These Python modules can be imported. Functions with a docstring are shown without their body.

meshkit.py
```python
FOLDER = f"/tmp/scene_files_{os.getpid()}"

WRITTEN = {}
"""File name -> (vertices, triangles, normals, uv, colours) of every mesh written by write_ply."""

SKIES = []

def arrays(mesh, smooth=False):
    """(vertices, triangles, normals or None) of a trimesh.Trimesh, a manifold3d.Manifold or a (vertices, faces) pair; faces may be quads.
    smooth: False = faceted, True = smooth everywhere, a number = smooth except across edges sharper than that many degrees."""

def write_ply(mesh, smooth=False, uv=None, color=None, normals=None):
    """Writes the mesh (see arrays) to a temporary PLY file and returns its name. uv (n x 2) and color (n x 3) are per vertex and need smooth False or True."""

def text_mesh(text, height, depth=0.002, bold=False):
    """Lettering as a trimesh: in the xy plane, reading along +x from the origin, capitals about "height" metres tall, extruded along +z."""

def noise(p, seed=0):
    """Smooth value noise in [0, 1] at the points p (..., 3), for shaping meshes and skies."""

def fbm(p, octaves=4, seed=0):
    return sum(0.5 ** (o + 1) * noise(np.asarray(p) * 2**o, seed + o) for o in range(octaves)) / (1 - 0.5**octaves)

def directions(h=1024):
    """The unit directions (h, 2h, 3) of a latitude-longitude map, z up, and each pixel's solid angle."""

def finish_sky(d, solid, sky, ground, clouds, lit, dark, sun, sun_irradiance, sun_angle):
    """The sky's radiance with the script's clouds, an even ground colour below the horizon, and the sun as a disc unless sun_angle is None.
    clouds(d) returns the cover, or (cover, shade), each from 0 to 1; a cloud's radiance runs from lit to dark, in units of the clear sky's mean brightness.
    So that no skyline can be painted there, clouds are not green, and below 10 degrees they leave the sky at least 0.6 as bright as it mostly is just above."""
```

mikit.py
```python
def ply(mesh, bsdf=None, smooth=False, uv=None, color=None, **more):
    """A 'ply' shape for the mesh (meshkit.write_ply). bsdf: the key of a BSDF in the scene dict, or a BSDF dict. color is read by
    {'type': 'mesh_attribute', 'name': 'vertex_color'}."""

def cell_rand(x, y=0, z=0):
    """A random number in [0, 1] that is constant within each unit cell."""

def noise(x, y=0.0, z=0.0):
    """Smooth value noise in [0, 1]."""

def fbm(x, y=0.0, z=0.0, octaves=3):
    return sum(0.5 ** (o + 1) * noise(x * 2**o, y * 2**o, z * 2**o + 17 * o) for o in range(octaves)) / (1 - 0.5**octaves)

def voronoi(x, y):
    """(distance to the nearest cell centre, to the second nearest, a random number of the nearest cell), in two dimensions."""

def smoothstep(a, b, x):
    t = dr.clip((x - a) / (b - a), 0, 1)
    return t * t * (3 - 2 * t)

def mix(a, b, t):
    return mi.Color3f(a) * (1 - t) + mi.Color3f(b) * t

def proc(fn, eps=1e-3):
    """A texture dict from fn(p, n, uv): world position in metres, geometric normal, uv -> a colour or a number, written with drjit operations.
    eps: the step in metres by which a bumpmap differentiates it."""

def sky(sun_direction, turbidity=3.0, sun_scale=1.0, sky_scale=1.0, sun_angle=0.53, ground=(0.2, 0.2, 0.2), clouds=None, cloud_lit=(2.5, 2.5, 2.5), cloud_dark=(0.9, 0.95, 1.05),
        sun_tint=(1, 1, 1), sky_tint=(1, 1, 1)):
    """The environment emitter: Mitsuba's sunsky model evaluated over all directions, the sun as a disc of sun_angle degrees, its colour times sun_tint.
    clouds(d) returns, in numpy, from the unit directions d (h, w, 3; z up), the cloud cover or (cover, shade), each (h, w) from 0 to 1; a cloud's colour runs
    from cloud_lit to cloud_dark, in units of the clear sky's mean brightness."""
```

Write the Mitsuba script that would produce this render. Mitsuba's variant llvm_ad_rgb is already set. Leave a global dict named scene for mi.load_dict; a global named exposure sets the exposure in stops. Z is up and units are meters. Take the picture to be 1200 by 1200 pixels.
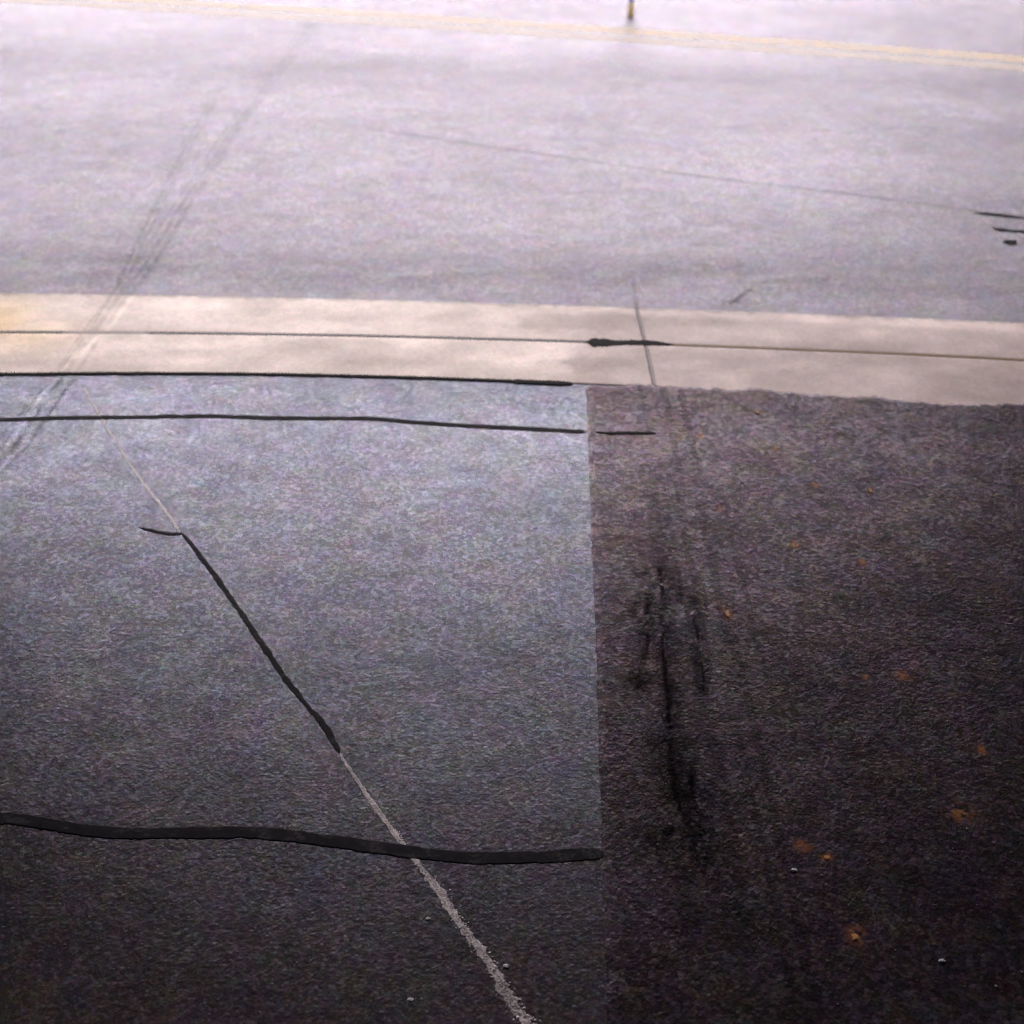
import math, random, numpy as np, trimesh, drjit as dr, mitsuba as mi, mikit, meshkit
from mikit import noise, fbm, voronoi, cell_rand, smoothstep, mix, proc

T = mi.ScalarTransform4f
scene, labels = {'type': 'scene'}, {}

# ---------------------------------------------------------------- camera, sky, exposure
CAM_H, CAM_PITCH, FOV = 1.75, 37.0, 47.0
cp, sp = math.cos(math.radians(CAM_PITCH)), math.sin(math.radians(CAM_PITCH))
scene['camera'] = {'type': 'thinlens', 'aperture_radius': 0.0068, 'focus_distance': 2.25, 'fov': FOV, 'fov_axis': 'x', 'near_clip': 0.05, 'far_clip': 3000.0,
                   'to_world': T().look_at([0, 0, CAM_H], [0, cp, CAM_H - sp], [0, 0, 1])}
SUN_AZ, SUN_EL = -4.0, 11.0
sun = [math.sin(math.radians(SUN_AZ)) * math.cos(math.radians(SUN_EL)), math.cos(math.radians(SUN_AZ)) * math.cos(math.radians(SUN_EL)), math.sin(math.radians(SUN_EL))]
scene['sky'] = mikit.sky(sun, turbidity=4, sun_scale=1.0, sky_scale=0.09, sun_angle=61.0, sun_tint=(1.10, 1.62, 4.35), sky_tint=(1.05, 0.9, 0.98))
exposure = 3.22

# ---------------------------------------------------------------- where things lie on the ground (metres; x right, y away, z up)
F = 600 / math.tan(math.radians(FOV / 2))
def at(px, py, z=0.0):
    d = np.array([(px - 600) / F, cp + (600 - py) / F * sp, -sp + (600 - py) / F * cp])
    t = (z - CAM_H) / d[2]
    return float(d[0] * t), float(d[1] * t)
def line(*pts):
    return np.array([at(*p) for p in pts])
def H(x, y):
    """The gentle waviness of the paving."""
    x, y = np.broadcast_arrays(np.asarray(x, float), np.asarray(y, float))
    p = np.stack([x * 1.1 + 40, y * 1.1 + 40, x * 0], -1)
    return 0.006 * (meshkit.fbm(p, 2, seed=3) - 0.5)

# gutter edges as functions of x
def curve(*pts):
    q = line(*pts); c = np.polyfit(q[:, 0], q[:, 1], 2)
    return lambda x: np.polyval(c, np.clip(x, -4.5, 4.5)) + 0 * x
g_far = curve((0, 345), (300, 348), (600, 356), (900, 367), (1200, 378))
g_mid = curve((0, 391), (300, 392), (600, 398), (900, 410), (1200, 422))
g_near = curve((0, 439), (300, 439), (600, 446), (900, 462), (1200, 484))

# ---------------------------------------------------------------- procedural paving
def seg(x, y, a, b, w):
    ax, ay, bx, by = map(float, (*a, *b))
    dx, dy = bx - ax, by - ay
    t = dr.clip(((x - ax) * dx + (y - ay) * dy) / (dx * dx + dy * dy), 0, 1)
    return dr.exp(-(dr.square(x - ax - t * dx) + dr.square(y - ay - t * dy)) / (w * w))
def path(x, y, pts, w):
    s = mi.Float(0)
    for a, b in zip(pts[:-1], pts[1:]):
        s = dr.maximum(s, seg(x, y, a, b, w))
    return s
def spot(x, y, c, rx, ry):
    return dr.exp(-dr.square((x - c[0]) / rx) - dr.square((y - c[1]) / ry))

TYRE = [line((392, -8), (330, 75), (280, 140), (215, 238), (170, 310), (120, 375), (88, 420), (60, 460), (15, 525), (-40, 580)),
        line((255, 100), (205, 195), (165, 275), (140, 330), (108, 385), (66, 440), (5, 505), (-40, 560)),
        line((300, 118), (236, 215), (180, 310), (146, 352), (105, 410))]
TYRE += [TYRE[0] + [0.035, 0.01], TYRE[0] + [-0.03, 0.0], TYRE[1] + [0.025, 0.0]]
TYRE_W = (0.009, 0.008, 0.006, 0.006, 0.005, 0.006)
PALE_TRACK = line((175, 322), (120, 392), (60, 447), (35, 485), (5, 520))
SMEAR = [line((757, 700), (758, 760), (752, 800), (747, 806)), line((770, 668), (775, 700), (778, 760), (784, 855)),
         line((788, 694), (802, 702), (816, 706)), line((816, 725), (822, 810)), line((746, 674), (757, 674)),
         line((745, 712), (741, 720)), line((757, 790), (740, 800)), line((808, 900), (816, 960), (826, 1015)), line((780, 870), (796, 940), (800, 975)), line((765, 990), (790, 975), (812, 985), (826, 1000))]
BROAD = line((770, 560), (780, 700), (790, 850), (806, 1010), (815, 1090))
SMEAR_W = (0.011, 0.009, 0.016, 0.008, 0.006, 0.008, 0.010, 0.012, 0.016, 0.016)
FLECK = [(887, 485, .016, .014), (1020, 578, .012, .018), (852, 720, .014, .026), (820, 512, .012, .02), (940, 993, .02, .018), (968, 1006, .014, .012),
         (1003, 1098, .020, .022), (1125, 955, .03, .022), (1058, 793, .02, .018), (1015, 795, .010, .010), (1150, 880, .014, .014), (955, 570, .012, .014), (908, 528, .012, .016), (842, 598, .012, .018), (1092, 545, .014, .016), (930, 640, .014, .02), (1010, 660, .012, .016)]

def chroma(x, y):
    """Stones of different colours: a random tint per stone and in loose patches."""
    def t(s, k):
        return mi.Color3f(noise(x / s + 31 + k, y / s, 1.3), noise(x / s, y / s + 57 + k, 4.7), noise(x / s + 91, y / s + 13 + k, 9.1)) - 0.5
    return 1 + 0.45 * t(0.010, 0) + 0.27 * t(0.05, 7)
def grain(x, y, size):
    f, s, r = voronoi(x / size, y / (0.8 * size))
    n = noise(x / (size * 0.42), y / (size * 0.3))
    return 0.55 * r + 0.45 * n, smoothstep(0.05, 0.28, s - f)
def tyre(x, y):
    s = mi.Float(0)
    for q, w in zip(TYRE, TYRE_W):
        s = dr.maximum(s, path(x, y, q, w))
    s = s * (0.45 + 0.55 * smoothstep(0.3, 0.65, fbm((x + 0.6 * y) / 0.035 + 5, (y - 0.6 * x) / 0.06, 2.0)))
    wide = path(x, y, TYRE[1], 0.06) * 0.16
    return dr.maximum(s, wide)
def smear(x, y):
    s, halo = mi.Float(0), mi.Float(0)
    wx = x + 0.012 * (noise(x / 0.03, y / 0.03) - 0.5)
    for q, w in zip(SMEAR, SMEAR_W):
        s = dr.maximum(s, path(wx, y, q, w))
        halo = dr.maximum(halo, path(wx, y, q, 2.7 * w))
    s = s * smoothstep(0.28, 0.5, noise(x / 0.010, y / 0.012) * 0.5 + noise(x / 0.02, y / 0.07) * 0.5)
    return dr.maximum(s, 0.75 * halo * smoothstep(0.25, 0.6, fbm(x / 0.014, y / 0.03, 5.0)))
def long_streaks(x, y):
    """Faint drag marks that run across the lane."""
    c, d = at(785, 560), at(800, 1000)
    b = smoothstep(-0.06, 0.02, x - (c[0] - 0.06)) * (1 - smoothstep(0.10, 0.24, x - (c[0] - 0.02)))
    return b * smoothstep(0.45, 0.75, noise(x / 0.016, y / 0.7))
def flecks(x, y):
    s = mi.Float(0)
    for px, py, rx, ry in FLECK:
        s = dr.maximum(s, spot(x, y, at(px, py), 0.75 * rx, 0.75 * ry))
    return s * smoothstep(0.30, 0.62, fbm(x / 0.012, y / 0.010, 4.0))

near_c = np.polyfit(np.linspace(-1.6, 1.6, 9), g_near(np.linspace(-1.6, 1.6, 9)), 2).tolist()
lc = np.polyfit(line((709, 1150), (703, 950), (697, 750), (691, 600), (686, 453))[:, 1], line((709, 1150), (703, 950), (697, 750), (691, 600), (686, 453))[:, 0], 2).tolist()
def lane_tone(p):
    x, y = p.x, p.y
    g, gap = grain(x, y, 0.0082)
    big = fbm(x / 0.5, y / 0.3, 2.0) ; mid = fbm(x / 0.075, y / 0.04, 6.0)
    v = (0.36 + 1.0 * g * g + 0.2 * gap) * (0.77 + 0.46 * mid) * (0.8 + 0.4 * big)
    v *= 1 - 0.22 * smoothstep(0.30, 0.0, (near_c[0] * x * x + near_c[1] * x + near_c[2]) - y + 0.1 * (big - 0.5))  # darker towards the gutter: light falloff painted into the tone to dim the sheen
    return v * (1 - 0.55 * tyre(x, y)) * (1 + 0.5 * path(x, y, PALE_TRACK, 0.012))
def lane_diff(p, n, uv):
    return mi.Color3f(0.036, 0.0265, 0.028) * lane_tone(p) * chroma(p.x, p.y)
def lane_spec(p, n, uv):
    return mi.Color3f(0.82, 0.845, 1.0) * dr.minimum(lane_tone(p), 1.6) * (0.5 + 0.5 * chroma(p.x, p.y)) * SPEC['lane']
def patch_tone(p):
    x, y = p.x, p.y
    g, gap = grain(x, y, 0.0095)
    big = fbm(x / 0.3, y / 0.25, 2.0); mid = fbm(x / 0.06, y / 0.035, 6.0)
    v = (0.24 + 1.2 * g * g + 0.25 * gap) * (0.68 + 0.64 * mid) * (0.75 + 0.5 * big)
    v *= 1 + 0.08 * smoothstep(0.030, 0.0, x - (lc[0] * y * y + lc[1] * y + lc[2]) + 0.02 * (noise(x / 0.012, y / 0.012) - 0.5))
    v *= 1 - 0.22 * smoothstep(0.30, 0.0, (near_c[0] * x * x + near_c[1] * x + near_c[2]) - y + 0.1 * (big - 0.5))  # same painted dimming by the gutter, evens the brightness of the far edge
    return v * (1 - 0.85 * smear(x, y)) * (1 - 0.3 * path(x, y, BROAD, 0.045) * smoothstep(0.2, 0.6, fbm(x / 0.02, y / 0.2, 3.0))) * (1 - 0.25 * long_streaks(x, y))
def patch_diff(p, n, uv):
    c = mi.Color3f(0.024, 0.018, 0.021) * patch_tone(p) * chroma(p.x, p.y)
    return mix(c, mi.Color3f(0.34, 0.13, 0.035), 0.36 * flecks(p.x, p.y))
def patch_spec(p, n, uv):
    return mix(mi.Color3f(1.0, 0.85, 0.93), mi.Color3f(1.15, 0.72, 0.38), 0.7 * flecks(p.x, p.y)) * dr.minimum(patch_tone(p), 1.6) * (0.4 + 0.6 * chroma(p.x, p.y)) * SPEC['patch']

Y1, Y2, Y3 = at(600, 85)[1], at(600, 322)[1], at(600, 150)[1]
CRK = [line((430, 150), (520, 164), (600, 176), (700, 190), (850, 210), (980, 225), (1060, 236), (1145, 247)), line((752, 236), (768, 250)), line((742, 330), (746, 362)),
       line((848, 357), (862, 352), (876, 341), (900, 338)), line((365, 133), (380, 140))]
def road_tone(p):
    x, y = p.x, p.y
    g, gap = grain(x, y, 0.008)
    big = fbm(x / 1.1, y / 0.45, 2.0); mid = fbm(x / 0.14, y / 0.06, 6.0)
    v = (0.48 + 0.9 * g * g + 0.15 * gap) * (0.86 + 0.28 * mid) * (0.84 + 0.32 * big)
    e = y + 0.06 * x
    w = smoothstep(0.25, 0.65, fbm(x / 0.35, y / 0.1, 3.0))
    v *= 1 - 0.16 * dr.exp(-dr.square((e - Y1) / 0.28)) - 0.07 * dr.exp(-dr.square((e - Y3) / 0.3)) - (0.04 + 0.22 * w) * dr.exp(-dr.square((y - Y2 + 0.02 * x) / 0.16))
    for q, k in zip(CRK[:3], (0.40, 0.25, 0.28)):
        v *= 1 - k * path(x, y, q, 0.008)
    v *= 1 - 0.5 * path(x, y, CRK[3], 0.012) * smoothstep(0.3, 0.6, noise(x / 0.03, y / 0.03))
    return v * (1 - 0.27 * tyre(x, y))
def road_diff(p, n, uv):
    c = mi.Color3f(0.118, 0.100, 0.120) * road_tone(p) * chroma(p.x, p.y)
    s = spot(p.x, p.y, at(48, 45), .05, .05) + 0.6 * spot(p.x, p.y, at(66, 37), .06, .05) + 0.5 * spot(p.x, p.y, at(20, 64), .06, .05)
    return mix(c, mi.Color3f(0.55, 0.36, 0.10), 0.5 * dr.minimum(s, 1))
def road_spec(p, n, uv):
    return mi.Color3f(0.95, 0.91, 1.0) * dr.minimum(road_tone(p), 1.5) * (0.55 + 0.45 * chroma(p.x, p.y)) * SPEC['road']

WET = [(650, 378, .13, .06), (700, 378, .12, .07), (690, 425, .08, .07), (790, 380, .25, .09), (760, 430, .2, .09), (900, 390, .3, .10), (880, 436, .3, .09), (1050, 400, .35, .10), (1040, 446, .35, .08), (1180, 415, .3, .13)]
FAR_LIP = curve((0, 350), (300, 352), (600, 364), (900, 376), (1200, 388))
lip_c = np.polyfit(np.linspace(-1.6, 1.6, 9), FAR_LIP(np.linspace(-1.6, 1.6, 9)), 2).tolist()
far_c = np.polyfit(np.linspace(-1.6, 1.6, 9), g_far(np.linspace(-1.6, 1.6, 9)), 2).tolist()
def concrete_tone(p):
    x, y = p.x, p.y
    wx, wy = x + 0.10 * (fbm(x / 0.08, y / 0.06, 5.0) - 0.5), y + 0.05 * (fbm(x / 0.09, y / 0.05, 8.0) - 0.5)
    xa = at(668, 400)[0]
    s = mi.Float(0)
    for px, py, rx, ry in WET[:3]:
        s = dr.maximum(s, smoothstep(0.1, 0.7, spot(wx, wy, at(px, py), rx, ry)))
    s = dr.maximum(s, smoothstep(-0.05, 0.08, wx - xa - 0.02))
    lip = smoothstep(-0.03, 0.015, y - (lip_c[0] * x * x + lip_c[1] * x + lip_c[2]))
    s = s * (1 - 0.75 * lip)
    v = (0.74 + 0.52 * fbm(x / 0.16, y / 0.09, 2.0)) * (0.9 + 0.2 * noise(x / 0.006, y / 0.005)) * (0.93 + 0.14 * fbm(x / 0.03, y / 0.03, 1.0))
    v *= 1 - 0.30 * s
    v *= 0.92 + 0.16 * smoothstep(0.3, 0.7, fbm(x / 0.5 + 3, y / 0.12, 7.0))
    v *= 1 - 0.28 * tyre(x, y)
    ed = smoothstep(0.022, 0.0, (far_c[0] * x * x + far_c[1] * x + far_c[2]) - y + 0.02 * (noise(x / 0.02, y / 0.02) - 0.6))
    v *= 1 - 0.35 * ed
    v *= 1 + 0.25 * path(x, y, PALE_TRACK, 0.012)
    return v
WX = at(668, 400)[0]
def yellow_glow(p):  # yellow glow at the left end, painted into the concrete colour and sheen
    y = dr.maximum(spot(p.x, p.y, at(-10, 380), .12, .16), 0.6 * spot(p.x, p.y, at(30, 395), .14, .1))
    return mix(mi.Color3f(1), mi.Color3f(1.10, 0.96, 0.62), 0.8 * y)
def concrete_diff(p, n, uv):
    c = mi.Color3f(0.52, 0.385, 0.315) * concrete_tone(p) * (0.7 + 0.3 * chroma(p.x, p.y))
    pk = smoothstep(-0.15, 0.1, p.x - WX)
    return c * yellow_glow(p) * mix(mi.Color3f(1), mi.Color3f(1.0, 0.975, 1.06), pk)
def concrete_spec(p, n, uv):
    return mi.Color3f(1.0, 0.95, 0.90) * concrete_tone(p) * SPEC['concrete'] * yellow_glow(p)
def pale_diff(p, n, uv):
    g, gap = grain(p.x, p.y, 0.007)
    return mi.Color3f(0.40, 0.335, 0.325) * (0.35 + 1.1 * g) * (0.6 + 0.8 * noise(p.x / 0.03, p.y / 0.03))
def tar_diff(p, n, uv):
    d = smoothstep(0.5, 0.75, fbm(p.x / 0.03, p.y / 0.015, 3.0)) * noise(p.x / 0.004, p.y / 0.004)
    return mi.Color3f(0.007, 0.006, 0.008) * (0.6 + 0.8 * noise(p.x / 0.01, p.y / 0.01)) + mi.Color3f(0.030, 0.026, 0.028) * d
def yellow_diff(p, n, uv):
    w = smoothstep(0.35, 0.62, fbm(p.x / 0.07, p.y / 0.05, 4.0) * 0.6 + 0.4 * noise(p.x / 0.012, p.y / 0.012))
    return mix(mi.Color3f(0.62, 0.43, 0.20), mi.Color3f(0.92, 0.58, 0.14), w)

def worn_yellow_diff(p, n, uv):
    return mix(yellow_diff(p, n, uv), mi.Color3f(0.36, 0.28, 0.22), 0.6)

def bump_h(size, amp):
    def fn(p, n, uv):
        return amp * (noise(p.x / size, p.y / size) + 0.5 * noise(p.x / (size * 0.45), p.y / (size * 0.45)))
    return fn
SPEC = {'lane': 0.95, 'patch': 0.39, 'road': 1.0, 'concrete': 1.0}
def paving(diff, spec, alpha, size, amp):
    return {'type': 'bumpmap', 'scale': 1.0, 'bump': proc(bump_h(size, amp), eps=1.5e-3),
            'bsdf': {'type': 'roughplastic', 'distribution': 'beckmann', 'alpha': alpha, 'diffuse_reflectance': proc(diff), 'specular_reflectance': proc(spec)}}
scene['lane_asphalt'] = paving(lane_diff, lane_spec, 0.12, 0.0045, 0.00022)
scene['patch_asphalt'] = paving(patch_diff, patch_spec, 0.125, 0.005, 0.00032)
scene['road_asphalt'] = paving(road_diff, road_spec, 0.35, 0.007, 0.00022)
scene['concrete'] = paving(concrete_diff, concrete_spec, 0.33, 0.010, 0.0003)
def matte(key, diff, alpha=0.4, spec=0.2):
    d = proc(diff) if callable(diff) else {'type': 'rgb', 'value': list(diff)}
    scene[key] = {'type': 'twosided', 'bsdf': {'type': 'roughplastic', 'distribution': 'ggx', 'alpha': alpha, 'diffuse_reflectance': d, 'specular_reflectance': {'type': 'rgb', 'value': [spec] * 3}}}
matte('pale_dust', (0.60, 0.52, 0.50), 0.22, 1.0)
matte('tar', tar_diff, 0.22, 0.07)
matte('pale_grit', pale_diff, 0.33, 0.9)
matte('yellow_paint', yellow_diff, 0.31, 0.95)
matte('worn_yellow_paint', worn_yellow_diff, 0.31, 1.0)
matte('joint_sealant', (0.07, 0.06, 0.08), 0.3, 0.5)
matte('brown_grit', (0.30, 0.19, 0.075), 0.35, 0.45)
matte('cross_grit', (0.30, 0.24, 0.25), 0.33, 0.75)
matte('pale_joint', (0.44, 0.34, 0.31), 0.33, 0.8)
for key, c in (('blue_plastic', (0.6, 0.62, 0.92)), ('yellow_plastic', (0.97, 0.88, 0.60))):
    scene[key] = {'type': 'principledthin', 'base_color': {'type': 'rgb', 'value': list(c)}, 'roughness': 0.4, 'diff_trans': 1.1}
matte('orange_leaf', (0.38, 0.165, 0.055), 0.3, 0.35)
matte('earth', (0.16, 0.14, 0.12), 0.5, 0.2)
matte('grit_stone', (0.13, 0.118, 0.125), 0.4, 0.15)
matte('white_stone', (0.42, 0.40, 0.42), 0.35, 0.5)

# ---------------------------------------------------------------- helpers
taken = {}
def numbered(name):
    k = taken[name] = taken.get(name, -1) + 1
    return name if k == 0 else f'{name}_{k:03d}'
def obj(name, mesh, mat, parent=None, label=None, category=None, group=None, kind=None, smooth=True):
    key = numbered((parent + '__' if parent else '') + name)
    scene[key] = mikit.ply(mesh, mat, smooth=smooth)
    put(key, label, category, group, kind)
    return key
def put(key, label=None, category=None, group=None, kind=None):
    e = {k: v for k, v in (('label', label), ('category', category), ('group', group), ('kind', kind)) if v}
    if e: labels[key] = e
def grid(X, Y, Z):
    n, m = X.shape
    v = np.stack([X, Y, Z], -1).reshape(-1, 3)
    i, j = np.meshgrid(np.arange(n - 1), np.arange(m - 1), indexing='ij')
    a = i * m + j
    q = np.stack([a, a + 1, a + m + 1, a + m], -1).reshape(-1, 4)
    f = np.vstack([q[:, [0, 1, 2]], q[:, [0, 2, 3]]])
    nz = np.cross(v[f[:, 1]] - v[f[:, 0]], v[f[:, 2]] - v[f[:, 0]])[:, 2].sum()
    return trimesh.Trimesh(v, f if nz > 0 else f[:, ::-1], process=False)
def resample(p, step):
    p = np.asarray(p, float)
    d = np.r_[0, np.cumsum(np.linalg.norm(np.diff(p, axis=0), axis=1))]
    from scipy.interpolate import PchipInterpolator
    s = np.linspace(0, d[-1], max(4, int(d[-1] / step)))
    return np.stack([PchipInterpolator(d, p[:, k])(s) for k in range(p.shape[1])], -1), s
def ribbon(pts, widths, base, height, rag=0.15, rag_len=0.02, seed=0, step=0.003, taper=0.02):
    """A bead that follows pts on the paving: rounded cross-section, uneven edges. widths in metres, one per point or one for all."""
    pts = np.asarray(pts, float)
    w = np.broadcast_to(np.asarray(widths, float), (len(pts),))
    q, s = resample(np.c_[pts, w], step)
    p, w = q[:, :2], q[:, 2]
    t = np.gradient(p, axis=0); t /= np.linalg.norm(t, axis=1, keepdims=True)
    nrm = np.stack([-t[:, 1], t[:, 0]], -1)
    rg = lambda k: 1 + rag * 2 * (meshkit.fbm(np.stack([s / rag_len, s * 0 + k, s * 0 + seed], -1), 3, seed=seed + k) - 0.5)
    fine = lambda k: 1 + 0.9 * rag * 2 * (meshkit.fbm(np.stack([s / 0.007, s * 0 + k, s * 0 + seed], -1), 2, seed=seed + k) - 0.5)
    end = np.clip(np.minimum(s, s[-1] - s) / taper, 0.08, 1) ** 0.5
    l, r = 0.5 * w * rg(1) * fine(2) * end, 0.5 * w * rg(5) * fine(9) * end
    cols = [(-1.0, -0.004), (-0.999, 0.0), (-0.97, 0.0002), (-0.88, 0.9 * height), (-0.8, height), (0, height), (0.8, height), (0.88, 0.9 * height), (0.97, 0.0002), (0.999, 0.0), (1.0, -0.004)]
    off = np.stack([c * np.where(c < 0, r, l) for c, _ in cols], -1)
    X, Y = p[:, :1] + nrm[:, :1] * off, p[:, 1:] + nrm[:, 1:] * off
    return grid(X, Y, H(X, Y) + base + np.array([z for _, z in cols])[None])

# ---------------------------------------------------------------- setting: ground, road, parking lane, patch, concrete gutter
S = 1500.0
obj('ground', trimesh.Trimesh([[-S, -S, -0.09], [S, -S, -0.09], [S, S, -0.09], [-S, S, -0.09]], [[0, 1, 2], [0, 2, 3]], process=False), 'earth', kind='structure', smooth=False)
GAP = 0.004
xs = np.r_[np.linspace(-30, -4.6, 30), np.linspace(-4.5, 4.5, 181), np.linspace(4.6, 30, 30)]
t = np.linspace(0, 1, 120) ** 1.3
y0 = g_far(xs) - 0.01
X = np.repeat(xs[:, None], 120, 1); Y = y0[:, None] + t[None] * (18 - y0[:, None])
obj('road', grid(X, Y, H(X, Y)), 'road_asphalt', kind='structure')
t = np.linspace(0, 1, 110)
y1 = g_near(xs) + 0.01
X = np.repeat(xs[:, None], 110, 1); Y = -3 + t[None] * (y1[:, None] + 3)
obj('parking_lane', grid(X, Y, H(X, Y)), 'lane_asphalt', kind='structure')

# the newer, darker asphalt: its left edge runs away from the camera, its far edge laps raggedly over the concrete
le = line((712, 1330), (709, 1150), (703, 950), (697, 750), (691, 600), (688, 500), (686, 453))
te = line((686, 452), (760, 453), (830, 455), (900, 457), (950, 462), (1025, 467), (1075, 473), (1130, 473), (1200, 474), (1400, 488))
yy = np.r_[np.linspace(-2.5, 0.9, 40), np.linspace(0.91, 3.2, 700)]
from scipy.interpolate import interp1d
lx = interp1d(le[:, 1], le[:, 0], fill_value='extrapolate'); ty = interp1d(te[:, 0], te[:, 1], fill_value=(te[0, 1], te[-1, 1]), bounds_error=False)
xn = np.r_[np.linspace(0, 0.06, 8), np.linspace(0.065, 1.6, 500), np.linspace(1.65, 6, 40)]
tt = np.r_[np.linspace(0, 0.55, 60), np.linspace(0.555, 1, 260)]
X = np.repeat(xn[:, None], len(tt), 1) + lx(2.6)
top = ty(X[:, 0]) + 0.020 * (meshkit.fbm(np.stack([xn / 0.035, xn * 0, xn * 0], -1), 3, seed=8) - 0.5) + 0.02 * (meshkit.fbm(np.stack([xn / 0.14, xn * 0 + 3, xn * 0], -1), 2, seed=9) - 0.5)
Y = -2.5 + tt[None] * (top[:, None] + 2.5)
fade = np.clip(1 - xn / 0.4, 0, 1)[:, None]
jit = 0.005 * (meshkit.fbm(np.stack([Y / 0.03, Y * 0, Y * 0], -1), 3, seed=5) - 0.5)
X = X + fade * (lx(Y) - lx(2.6) + jit)
Z = H(X, Y) + 0.0042
Z[0] -= 0.0048; Z[1] -= 0.0012; Z[:, -1] -= 0.0022
obj('asphalt_patch', grid(X, Y, Z), 'patch_asphalt', kind='structure')

put('concrete_gutter', kind='structure')
cut_a, cut_b = line((744, 352), (756, 401)), line((757, 404), (768, 456))
def slab(yn, yf, xl, xr, dip):
    """One cast slab of the gutter, with arrised edges. xl, xr: x of its ends as functions of y."""
    b = np.r_[0, 0, 0.012, np.linspace(0.05, 0.95, 12), 0.988, 1, 1]
    a = np.r_[0, 0, 0.002, np.linspace(0.004, 0.996, 160), 0.998, 1, 1]
    xm = np.linspace(0, 1, 2)
    A, B = np.meshgrid(a, b, indexing='ij')
    x = xl(2.7) + A * (xr(2.7) - xl(2.7)); y = yn(x) + B * (yf(x) - yn(x)); x = xl(y) + A * (xr(y) - xl(y))
    z = H(x, y) + 0.0022
    ea = np.array([-0.06, -0.0012, 0] + [0] * 160 + [0, -0.0012, -0.06]); eb = np.array([-0.06, -0.0012, 0] + [0] * 12 + [0, -0.0012, -0.06])
    return grid(x, y, z + np.minimum(ea[:, None], eb[None]))
def xcut(c, o):
    return lambda y: c[0, 0] + (y - c[0, 1]) * (c[1, 0] - c[0, 0]) / (c[1, 1] - c[0, 1]) + o
J = 0.0055
far_lo, near_hi = (lambda x: g_mid(x) + J), (lambda x: g_mid(x) - J)
const = lambda v: (lambda y: v + 0 * y)
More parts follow.
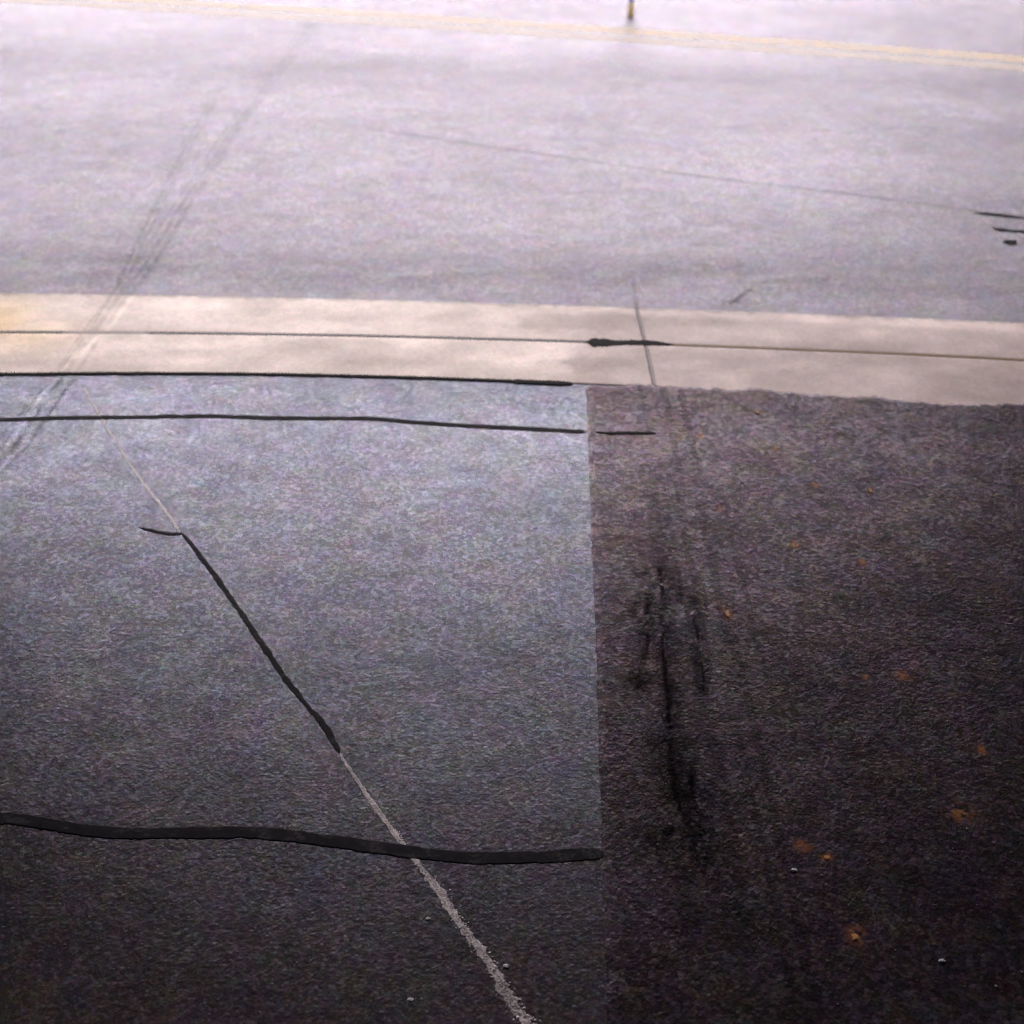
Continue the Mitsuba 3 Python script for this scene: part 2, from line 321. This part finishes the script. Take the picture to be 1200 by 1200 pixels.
for yn, yf, c in ((far_lo, lambda x: g_far(x) - 0.001, cut_a), (g_near, near_hi, cut_b)):
    obj('slab', slab(yn, yf, xcut(c, 0.002), const(3.3), 0), 'concrete', 'concrete_gutter')
    obj('slab', slab(yn, yf, const(-3.1), xcut(c, -0.002), 0), 'concrete', 'concrete_gutter')
    obj('slab', slab(yn, yf, const(-9.0), const(-3.106), 0), 'concrete', 'concrete_gutter')
    obj('slab', slab(yn, yf, const(3.306), const(9.0), 0), 'concrete', 'concrete_gutter')
def joint(px0, px1, mat, lift, w, name, seed, **lab):
    a, b = at(px0, 395)[0], at(px1, 412)[0]
    x = np.linspace(a, b, 40)
    return obj(name, ribbon(np.c_[x, g_mid(x)], w, lift, 0.0003, rag=0.14, seed=seed, taper=0.01), mat, 'concrete_gutter', **lab)
joint(-900, 68, 'joint_sealant', 0.0025, 0.0125, 'joint_filler', 1)
joint(70, 165, 'pale_joint', 0.0025, 0.014, 'joint_filler', 2, label='stretch of joint packed with pale dirt')
joint(167, 689, 'joint_sealant', 0.0025, 0.0125, 'joint_filler', 3)
joint(786, 2200, 'brown_grit', 0.0025, 0.013, 'joint_filler', 4, label='brown grit in the joint')

for c, f0, f1, seed in ((cut_a, far_lo, g_far, 31), (cut_b, g_near, near_hi, 32)):
    yv = np.linspace(float(f0(c[0, 0])) + 0.004, float(f1(c[0, 0])) - 0.004, 12)
    obj('cross_joint', ribbon(np.c_[xcut(c, 0.0)(yv), yv], 0.0070, 0.0024, 0.0003, rag=0.15, seed=seed, taper=0.01), 'cross_grit', 'concrete_gutter')

# ---------------------------------------------------------------- painted lines
yl = line((-300, -22), (0, -3), (150, 5), (300, 12), (450, 20), (600, 30), (740, 42), (900, 53), (1050, 64), (1200, 74), (1500, 96))
cy = np.polyfit(yl[:, 0], yl[:, 1], 2)
def yellow(off, w, seed):
    x = np.linspace(-7, 7, 300)
    x = np.linspace(-7, 7, 1400); c = np.polyval(cy, x) + off
    e = lambda k: 0.5 * w * (0.93 + 0.14 * meshkit.fbm(np.stack([x / 0.05, x * 0 + k, x * 0], -1), 4, seed=seed))
    b = np.linspace(0, 1, 5)[None]
    Y = (c - e(1))[:, None] * (1 - b) + (c + e(4))[:, None] * b; X = x[:, None] + 0 * Y
    return grid(X, Y, H(X, Y) + 0.0008)
obj('road_line', yellow(0.075, 0.125, 2), 'yellow_paint', label='far one of the two worn yellow lines painted across the top of the road', category='road line', group='double yellow line')
obj('road_line', yellow(-0.085, 0.12, 9), 'worn_yellow_paint', label='near one of the two worn yellow lines painted across the top of the road', category='road line', group='double yellow line')

# ---------------------------------------------------------------- tar crack sealing
SG = 'lines of black crack sealant'
def tar(pts, w, label, base=0.0005, h=0.0007, seed=0, rag=0.16, mat='tar', rag_len=0.02):
    return obj('crack_sealant', ribbon(pts, w, base, h, rag=rag, seed=seed, rag_len=rag_len), mat, label=label, category='crack sealant', group=SG)
tar(line((-700, 960), (-200, 962), (0, 959), (45, 964), (95, 972), (150, 977), (230, 976), (290, 976), (370, 984), (440, 993), (510, 1002), (570, 1006), (640, 1004), (690, 1001), (712, 1001)),
    [.027] * 14 + [.020], 'thick wavy black sealant line, nearest and widest, crossing the lower left asphalt', h=0.0008, seed=1, rag=.14, rag_len=.05)
tar(line((-600, 497), (-200, 494), (0, 491.5), (60, 490), (150, 489), (240, 488), (330, 490), (430, 490), (480, 494), (540, 498), (620, 502), (687, 506)),
    .0205, 'black sealant line one step below the gutter edge, ending at the dark patch', seed=2, rag=.16, rag_len=.06)
A = np.array(at(-600, 440)[0]); xa = np.linspace(at(-800, 440)[0], at(605, 446)[0], 60)
tar(np.c_[xa, g_near(xa) - 0.001], .0135, 'thin black sealant line along the near edge of the gutter, left half', base=0.0024, seed=3, rag=.28, rag_len=.03)
xa = np.linspace(at(600, 446)[0], at(671, 448)[0], 12)
tar(np.c_[xa, g_near(xa) - 0.002], [.012, .026] + [.022] * 10, 'short thicker sealant piece on the gutter edge just left of the dark patch', base=0.0026, seed=4)
tar(line((212, 624), (232, 648), (258, 684), (295, 737), (335, 796), (362, 830), (380, 852), (398, 884)), [.008, .011, .012, .013, .012, .010, .014, .009],
    'dark diagonal sealant line running down the middle of the left asphalt', seed=5, rag=.3, rag_len=.025)
tar(line((163, 618), (182, 623), (200, 626), (214, 626)), [.008, .013, .013, .010], 'short dark branch off the top of the diagonal sealant line', seed=6, rag=.3)
tar(line((688, 401), (694, 401.5), (706, 402), (718, 402.5), (735, 402), (760, 402.5), (785, 404)), [.045, .052, .050, .034, .030, .032, .010], 'dark smear of sealant over the middle joint of the gutter', base=0.0028, seed=7, rag=.2)
tar(line((698, 507.5), (720, 509), (745, 509), (768, 509.5)), [.007, .012, .013, .007], 'faint short sealant stub at the left end of the dark patch', base=0.005, h=.0015, seed=8, rag=.4)
tar(line((1141, 249), (1160, 251), (1180, 253), (1215, 257), (1400, 272)), [.012, .032, .026, .016, .012], 'upper of the dark sealant dashes at the right edge of the far road', seed=9, rag=.25)
tar(line((1163, 266), (1172, 269), (1182, 270), (1205, 272), (1300, 280)), [.012, .026, .022, .024, .016], 'lower dark sealant dash at the right edge of the far road', seed=10, rag=.5)
tar(line((1178, 281), (1184, 284), (1191, 287)), [.03, .055, .03], 'small round dark sealant blob at the right edge of the far road', seed=11, rag=.4)

# ---------------------------------------------------------------- pale grit-filled cracks
def grit_mesh(xy, r, base, seed):
    rng = np.random.default_rng(seed); n = len(xy)
    o = np.array([[1, 0, 0], [0, 1, 0], [-1, 0, 0], [0, -1, 0], [0, 0, 1], [0, 0, -1]], float)
    f = np.array([[0, 1, 4], [1, 2, 4], [2, 3, 4], [3, 0, 4], [1, 0, 5], [2, 1, 5], [3, 2, 5], [0, 3, 5]])
    a = rng.uniform(0, 6.28, n); ca, sa = np.cos(a)[:, None], np.sin(a)[:, None]
    v = o[None] * rng.uniform(0.6, 1.3, (n, 6, 3)) * np.asarray(r)[:, None, None] * [1.2, 0.9, 0.5] + rng.uniform(-.3, .3, (n, 6, 3)) * np.asarray(r)[:, None, None]
    v = np.stack([v[..., 0] * ca - v[..., 1] * sa, v[..., 0] * sa + v[..., 1] * ca, v[..., 2]], -1)
    v[..., :2] += np.asarray(xy)[:, None]; v[..., 2] += (H(xy[:, 0], xy[:, 1]) + base + 0.15 * r)[:, None]
    return trimesh.Trimesh(v.reshape(-1, 3), (f[None] + 6 * np.arange(n)[:, None, None]).reshape(-1, 3), process=False)
CLEAR = at(478, 990)[1], at(490, 1010)[1]      # where the sealant line was poured over the crack
def crack(pts, w, label, seed, base=0.0, h=0.0007, mat='pale_grit'):
    q, d = resample(np.c_[pts, w], 0.0011)
    rng = np.random.default_rng(seed); q = np.repeat(q, 2, 0)
    wob = (meshkit.fbm(np.stack([q[:, 1] / .02, q[:, 0] * 0, q[:, 0] * 0], -1), 3, seed=seed) - .5) * 0.9
    xy = q[:, :2] + np.c_[(rng.normal(0, .34, len(q)) + wob) * q[:, 2], rng.normal(0, .3, len(q)) * q[:, 2]]
    clear = (xy[:, 1] > CLEAR[0]) | (xy[:, 1] < CLEAR[1])
    xy, q = xy[clear], q[clear]
    grit = grit_mesh(xy, rng.uniform(.04, .13, len(q)) * q[:, 2] + .0004, base + .0003, seed)
    mesh = trimesh.util.concatenate([ribbon(pts, np.asarray(w) * 0.95, base, h, rag=.5, rag_len=.014, seed=seed), grit])
    return obj('pale_crack', mesh, mat, label=label, category='crack', group='pale grit-filled cracks', smooth=40)
crack(line((396, 880), (415, 910), (440, 947), (462, 977), (478, 998), (492, 1015), (517, 1050), (545, 1092), (562, 1113), (582, 1145), (603, 1180), (618, 1200), (640, 1232)),
      [.004, .008, .010, .011, .011, .012, .014, .014, .016, .016, .018, .020, .02], 'pale grit-filled diagonal crack crossing under the thick sealant line at the bottom', 21)
crack(line((98, 452), (107, 470), (125, 500), (150, 540), (172, 572), (196, 602), (211, 624)), [.008, .008, .007, .007, .008, .008, .007], 'thin pale diagonal crack below the gutter leading down to the dark diagonal sealant', 22, h=0.0004, mat='pale_dust')

# ---------------------------------------------------------------- marks that lie on the surface as thin films (their colour is in the paving's own material)
def film(name, pts, w, lift, mat, label, category, group, seed):
    q, d = resample(np.c_[np.asarray(pts, float), np.full(len(pts), w)], 0.01)
    t = np.gradient(q[:, :2], axis=0); t /= np.linalg.norm(t, axis=1, keepdims=True)
    e = np.clip(np.minimum(d, d[-1] - d) / 0.05, 0.1, 1) ** 0.5
    o = (0.5 * w * e * (0.7 + 0.6 * meshkit.fbm(np.stack([d / 0.04, d * 0, d * 0], -1), 3, seed=seed)))[:, None] * np.linspace(-1, 1, 5)[None]
    X, Y = q[:, :1] - t[:, 1:2] * o, q[:, 1:2] + t[:, :1] * o
    obj(name, grid(X, Y, H(X, Y) + lift), mat, label=label, category=category, group=group)
film('tyre_mark', TYRE[0][:5], 0.05, 0.0006, 'road_asphalt', 'longer of the two faint grey tyre marks across the left side of the road', 'tyre mark', 'tyre marks on the far road', 41)
film('tyre_mark', TYRE[1][:4], 0.036, 0.0006, 'road_asphalt', 'shorter faint grey tyre mark, left of the longer one on the far road', 'tyre mark', 'tyre marks on the far road', 42)
film('tar_smear', SMEAR[1], 0.03, 0.0058, 'patch_asphalt', 'long narrow black smear running lengthwise on the dark patch', 'smear', 'black smears on the dark patch', 43)
film('tar_smear', SMEAR[0], 0.03, 0.0058, 'patch_asphalt', 'shorter black smear, leftmost on the dark patch', 'smear', 'black smears on the dark patch', 44)

# ---------------------------------------------------------------- small orange scraps lying on the dark patch
def scrap(px, py, rx, ry, label, seed):
    rng = np.random.default_rng(seed)
    n = 14; a = np.linspace(0, 2 * np.pi, n, endpoint=False); r = rng.uniform(0.45, 1.0, n)
    x, y = at(px, py); v = [[x, y, 0.0020]]; 
    for k in (0.5, 1.0):
        for i in range(n): v.append([x + rx * k * r[i] * math.cos(a[i]), y + ry * k * r[i] * math.sin(a[i]), 0.0018 + rng.uniform(0, 0.0004)])
    up = np.array(v); up[:, 2] += H(up[:, 0], up[:, 1]) + 0.0052
    dn = up - [0, 0, 0.0005]
    f = []
    for i in range(n):
        j = (i + 1) % n
        f += [[0, 1 + i, 1 + j], [1 + i, 1 + n + i, 1 + n + j], [1 + i, 1 + n + j, 1 + j]]
    f = np.array(f); m = len(up)
    rim = []
    for i in range(n):
        a_, b_ = 1 + n + i, 1 + n + (i + 1) % n
        rim += [[a_, a_ + m, b_ + m], [a_, b_ + m, b_]]
    obj('leaf_scrap', trimesh.Trimesh(np.vstack([up, dn]), np.vstack([f, f[:, ::-1] + m, rim]), process=False), 'orange_leaf', label=label, category='leaf scrap', group='orange scraps on the dark patch', smooth=40)
scrap(887, 485, .010, .013, 'brightest small orange scrap near the far edge of the dark patch', 1)
scrap(1019, 577, .007, .012, 'small orange scrap on the upper right of the dark patch', 2)
scrap(852, 722, .0065, .015, 'orange scrap to the right of the black smears', 3)
scrap(968, 1007, .006, .005, 'dull orange scrap on the lower part of the dark patch', 4)
scrap(1000, 1100, .007, .008, 'orange scrap nearest the bottom of the dark patch', 5)

# ---------------------------------------------------------------- loose stones
def pebble(px, py, r, label, seed):
    m = trimesh.creation.icosphere(1, 1.0)
    v = m.vertices * (0.55 + 0.9 * meshkit.noise(m.vertices * 2.3 + 9, seed)[:, None]) * [1.35, 0.85, 0.42] * r
    x, y = at(px, py)
    m.vertices = v + [x, y, float(H(x, y)) + 0.3 * r + (0.005 if px > 700 else 0)]
    obj('pebble', m, 'white_stone', label=label, category='pebble', group='loose white stone chips', smooth=False)
pebble(593, 1133, .0038, 'bright white stone chip beside the pale crack near the bottom edge', 1)
pebble(502, 1077, .003, 'small white stone chip left of the pale crack', 2)
pebble(930, 1022, .0036, 'white stone chip on the dark patch, lower right', 3)
pebble(481, 1172, .0035, 'tiny white stone chip at the bottom edge left of the pale crack', 4)
pebble(220, 953, .0028, 'tiny white stone chip just above the thick sealant line', 5)
pebble(1103, 1128, .0034, 'white stone chip in the lower right corner of the dark patch', 6)

rng = np.random.default_rng(77)
n = 1500
xy = np.c_[rng.uniform(-1.3, 1.3, n), 0.75 + 1.2 * rng.uniform(0, 1, n) ** 1.3]
on = xy[:, 0] > lx(np.clip(xy[:, 1], 0.8, 2.6)) - 0.01
keep = xy[:, 1] < g_near(xy[:, 0]) - 0.04
r = 0.0009 + 0.0016 * rng.uniform(0, 1, n) ** 3
obj('loose_grit', grit_mesh(xy[keep], r[keep], np.where(on[keep], 0.0052, 0.0), 78), 'grit_stone', label='fine loose grit scattered over the near asphalt', category='grit', kind='stuff', smooth=False)

# ---------------------------------------------------------------- slim post beyond the yellow lines
px_, py_ = at(739, 18)
lathe = lambda prof: trimesh.creation.revolve(np.array(prof), sections=32).apply_translation([px_, py_, float(H(px_, py_))])
obj('base', lathe([(.019, 0), (.019, .005), (.0165, .010), (.0155, .066), (.0145, .072)]), 'yellow_plastic', 'marker_post', smooth=35)
obj('tube', lathe([(.0165, .0722), (.0165, .75), (.013, .765), (0, .768)]), 'blue_plastic', 'marker_post', smooth=35)
put('marker_post', 'slim blue post with a yellow foot standing on the road at the top edge', 'post')
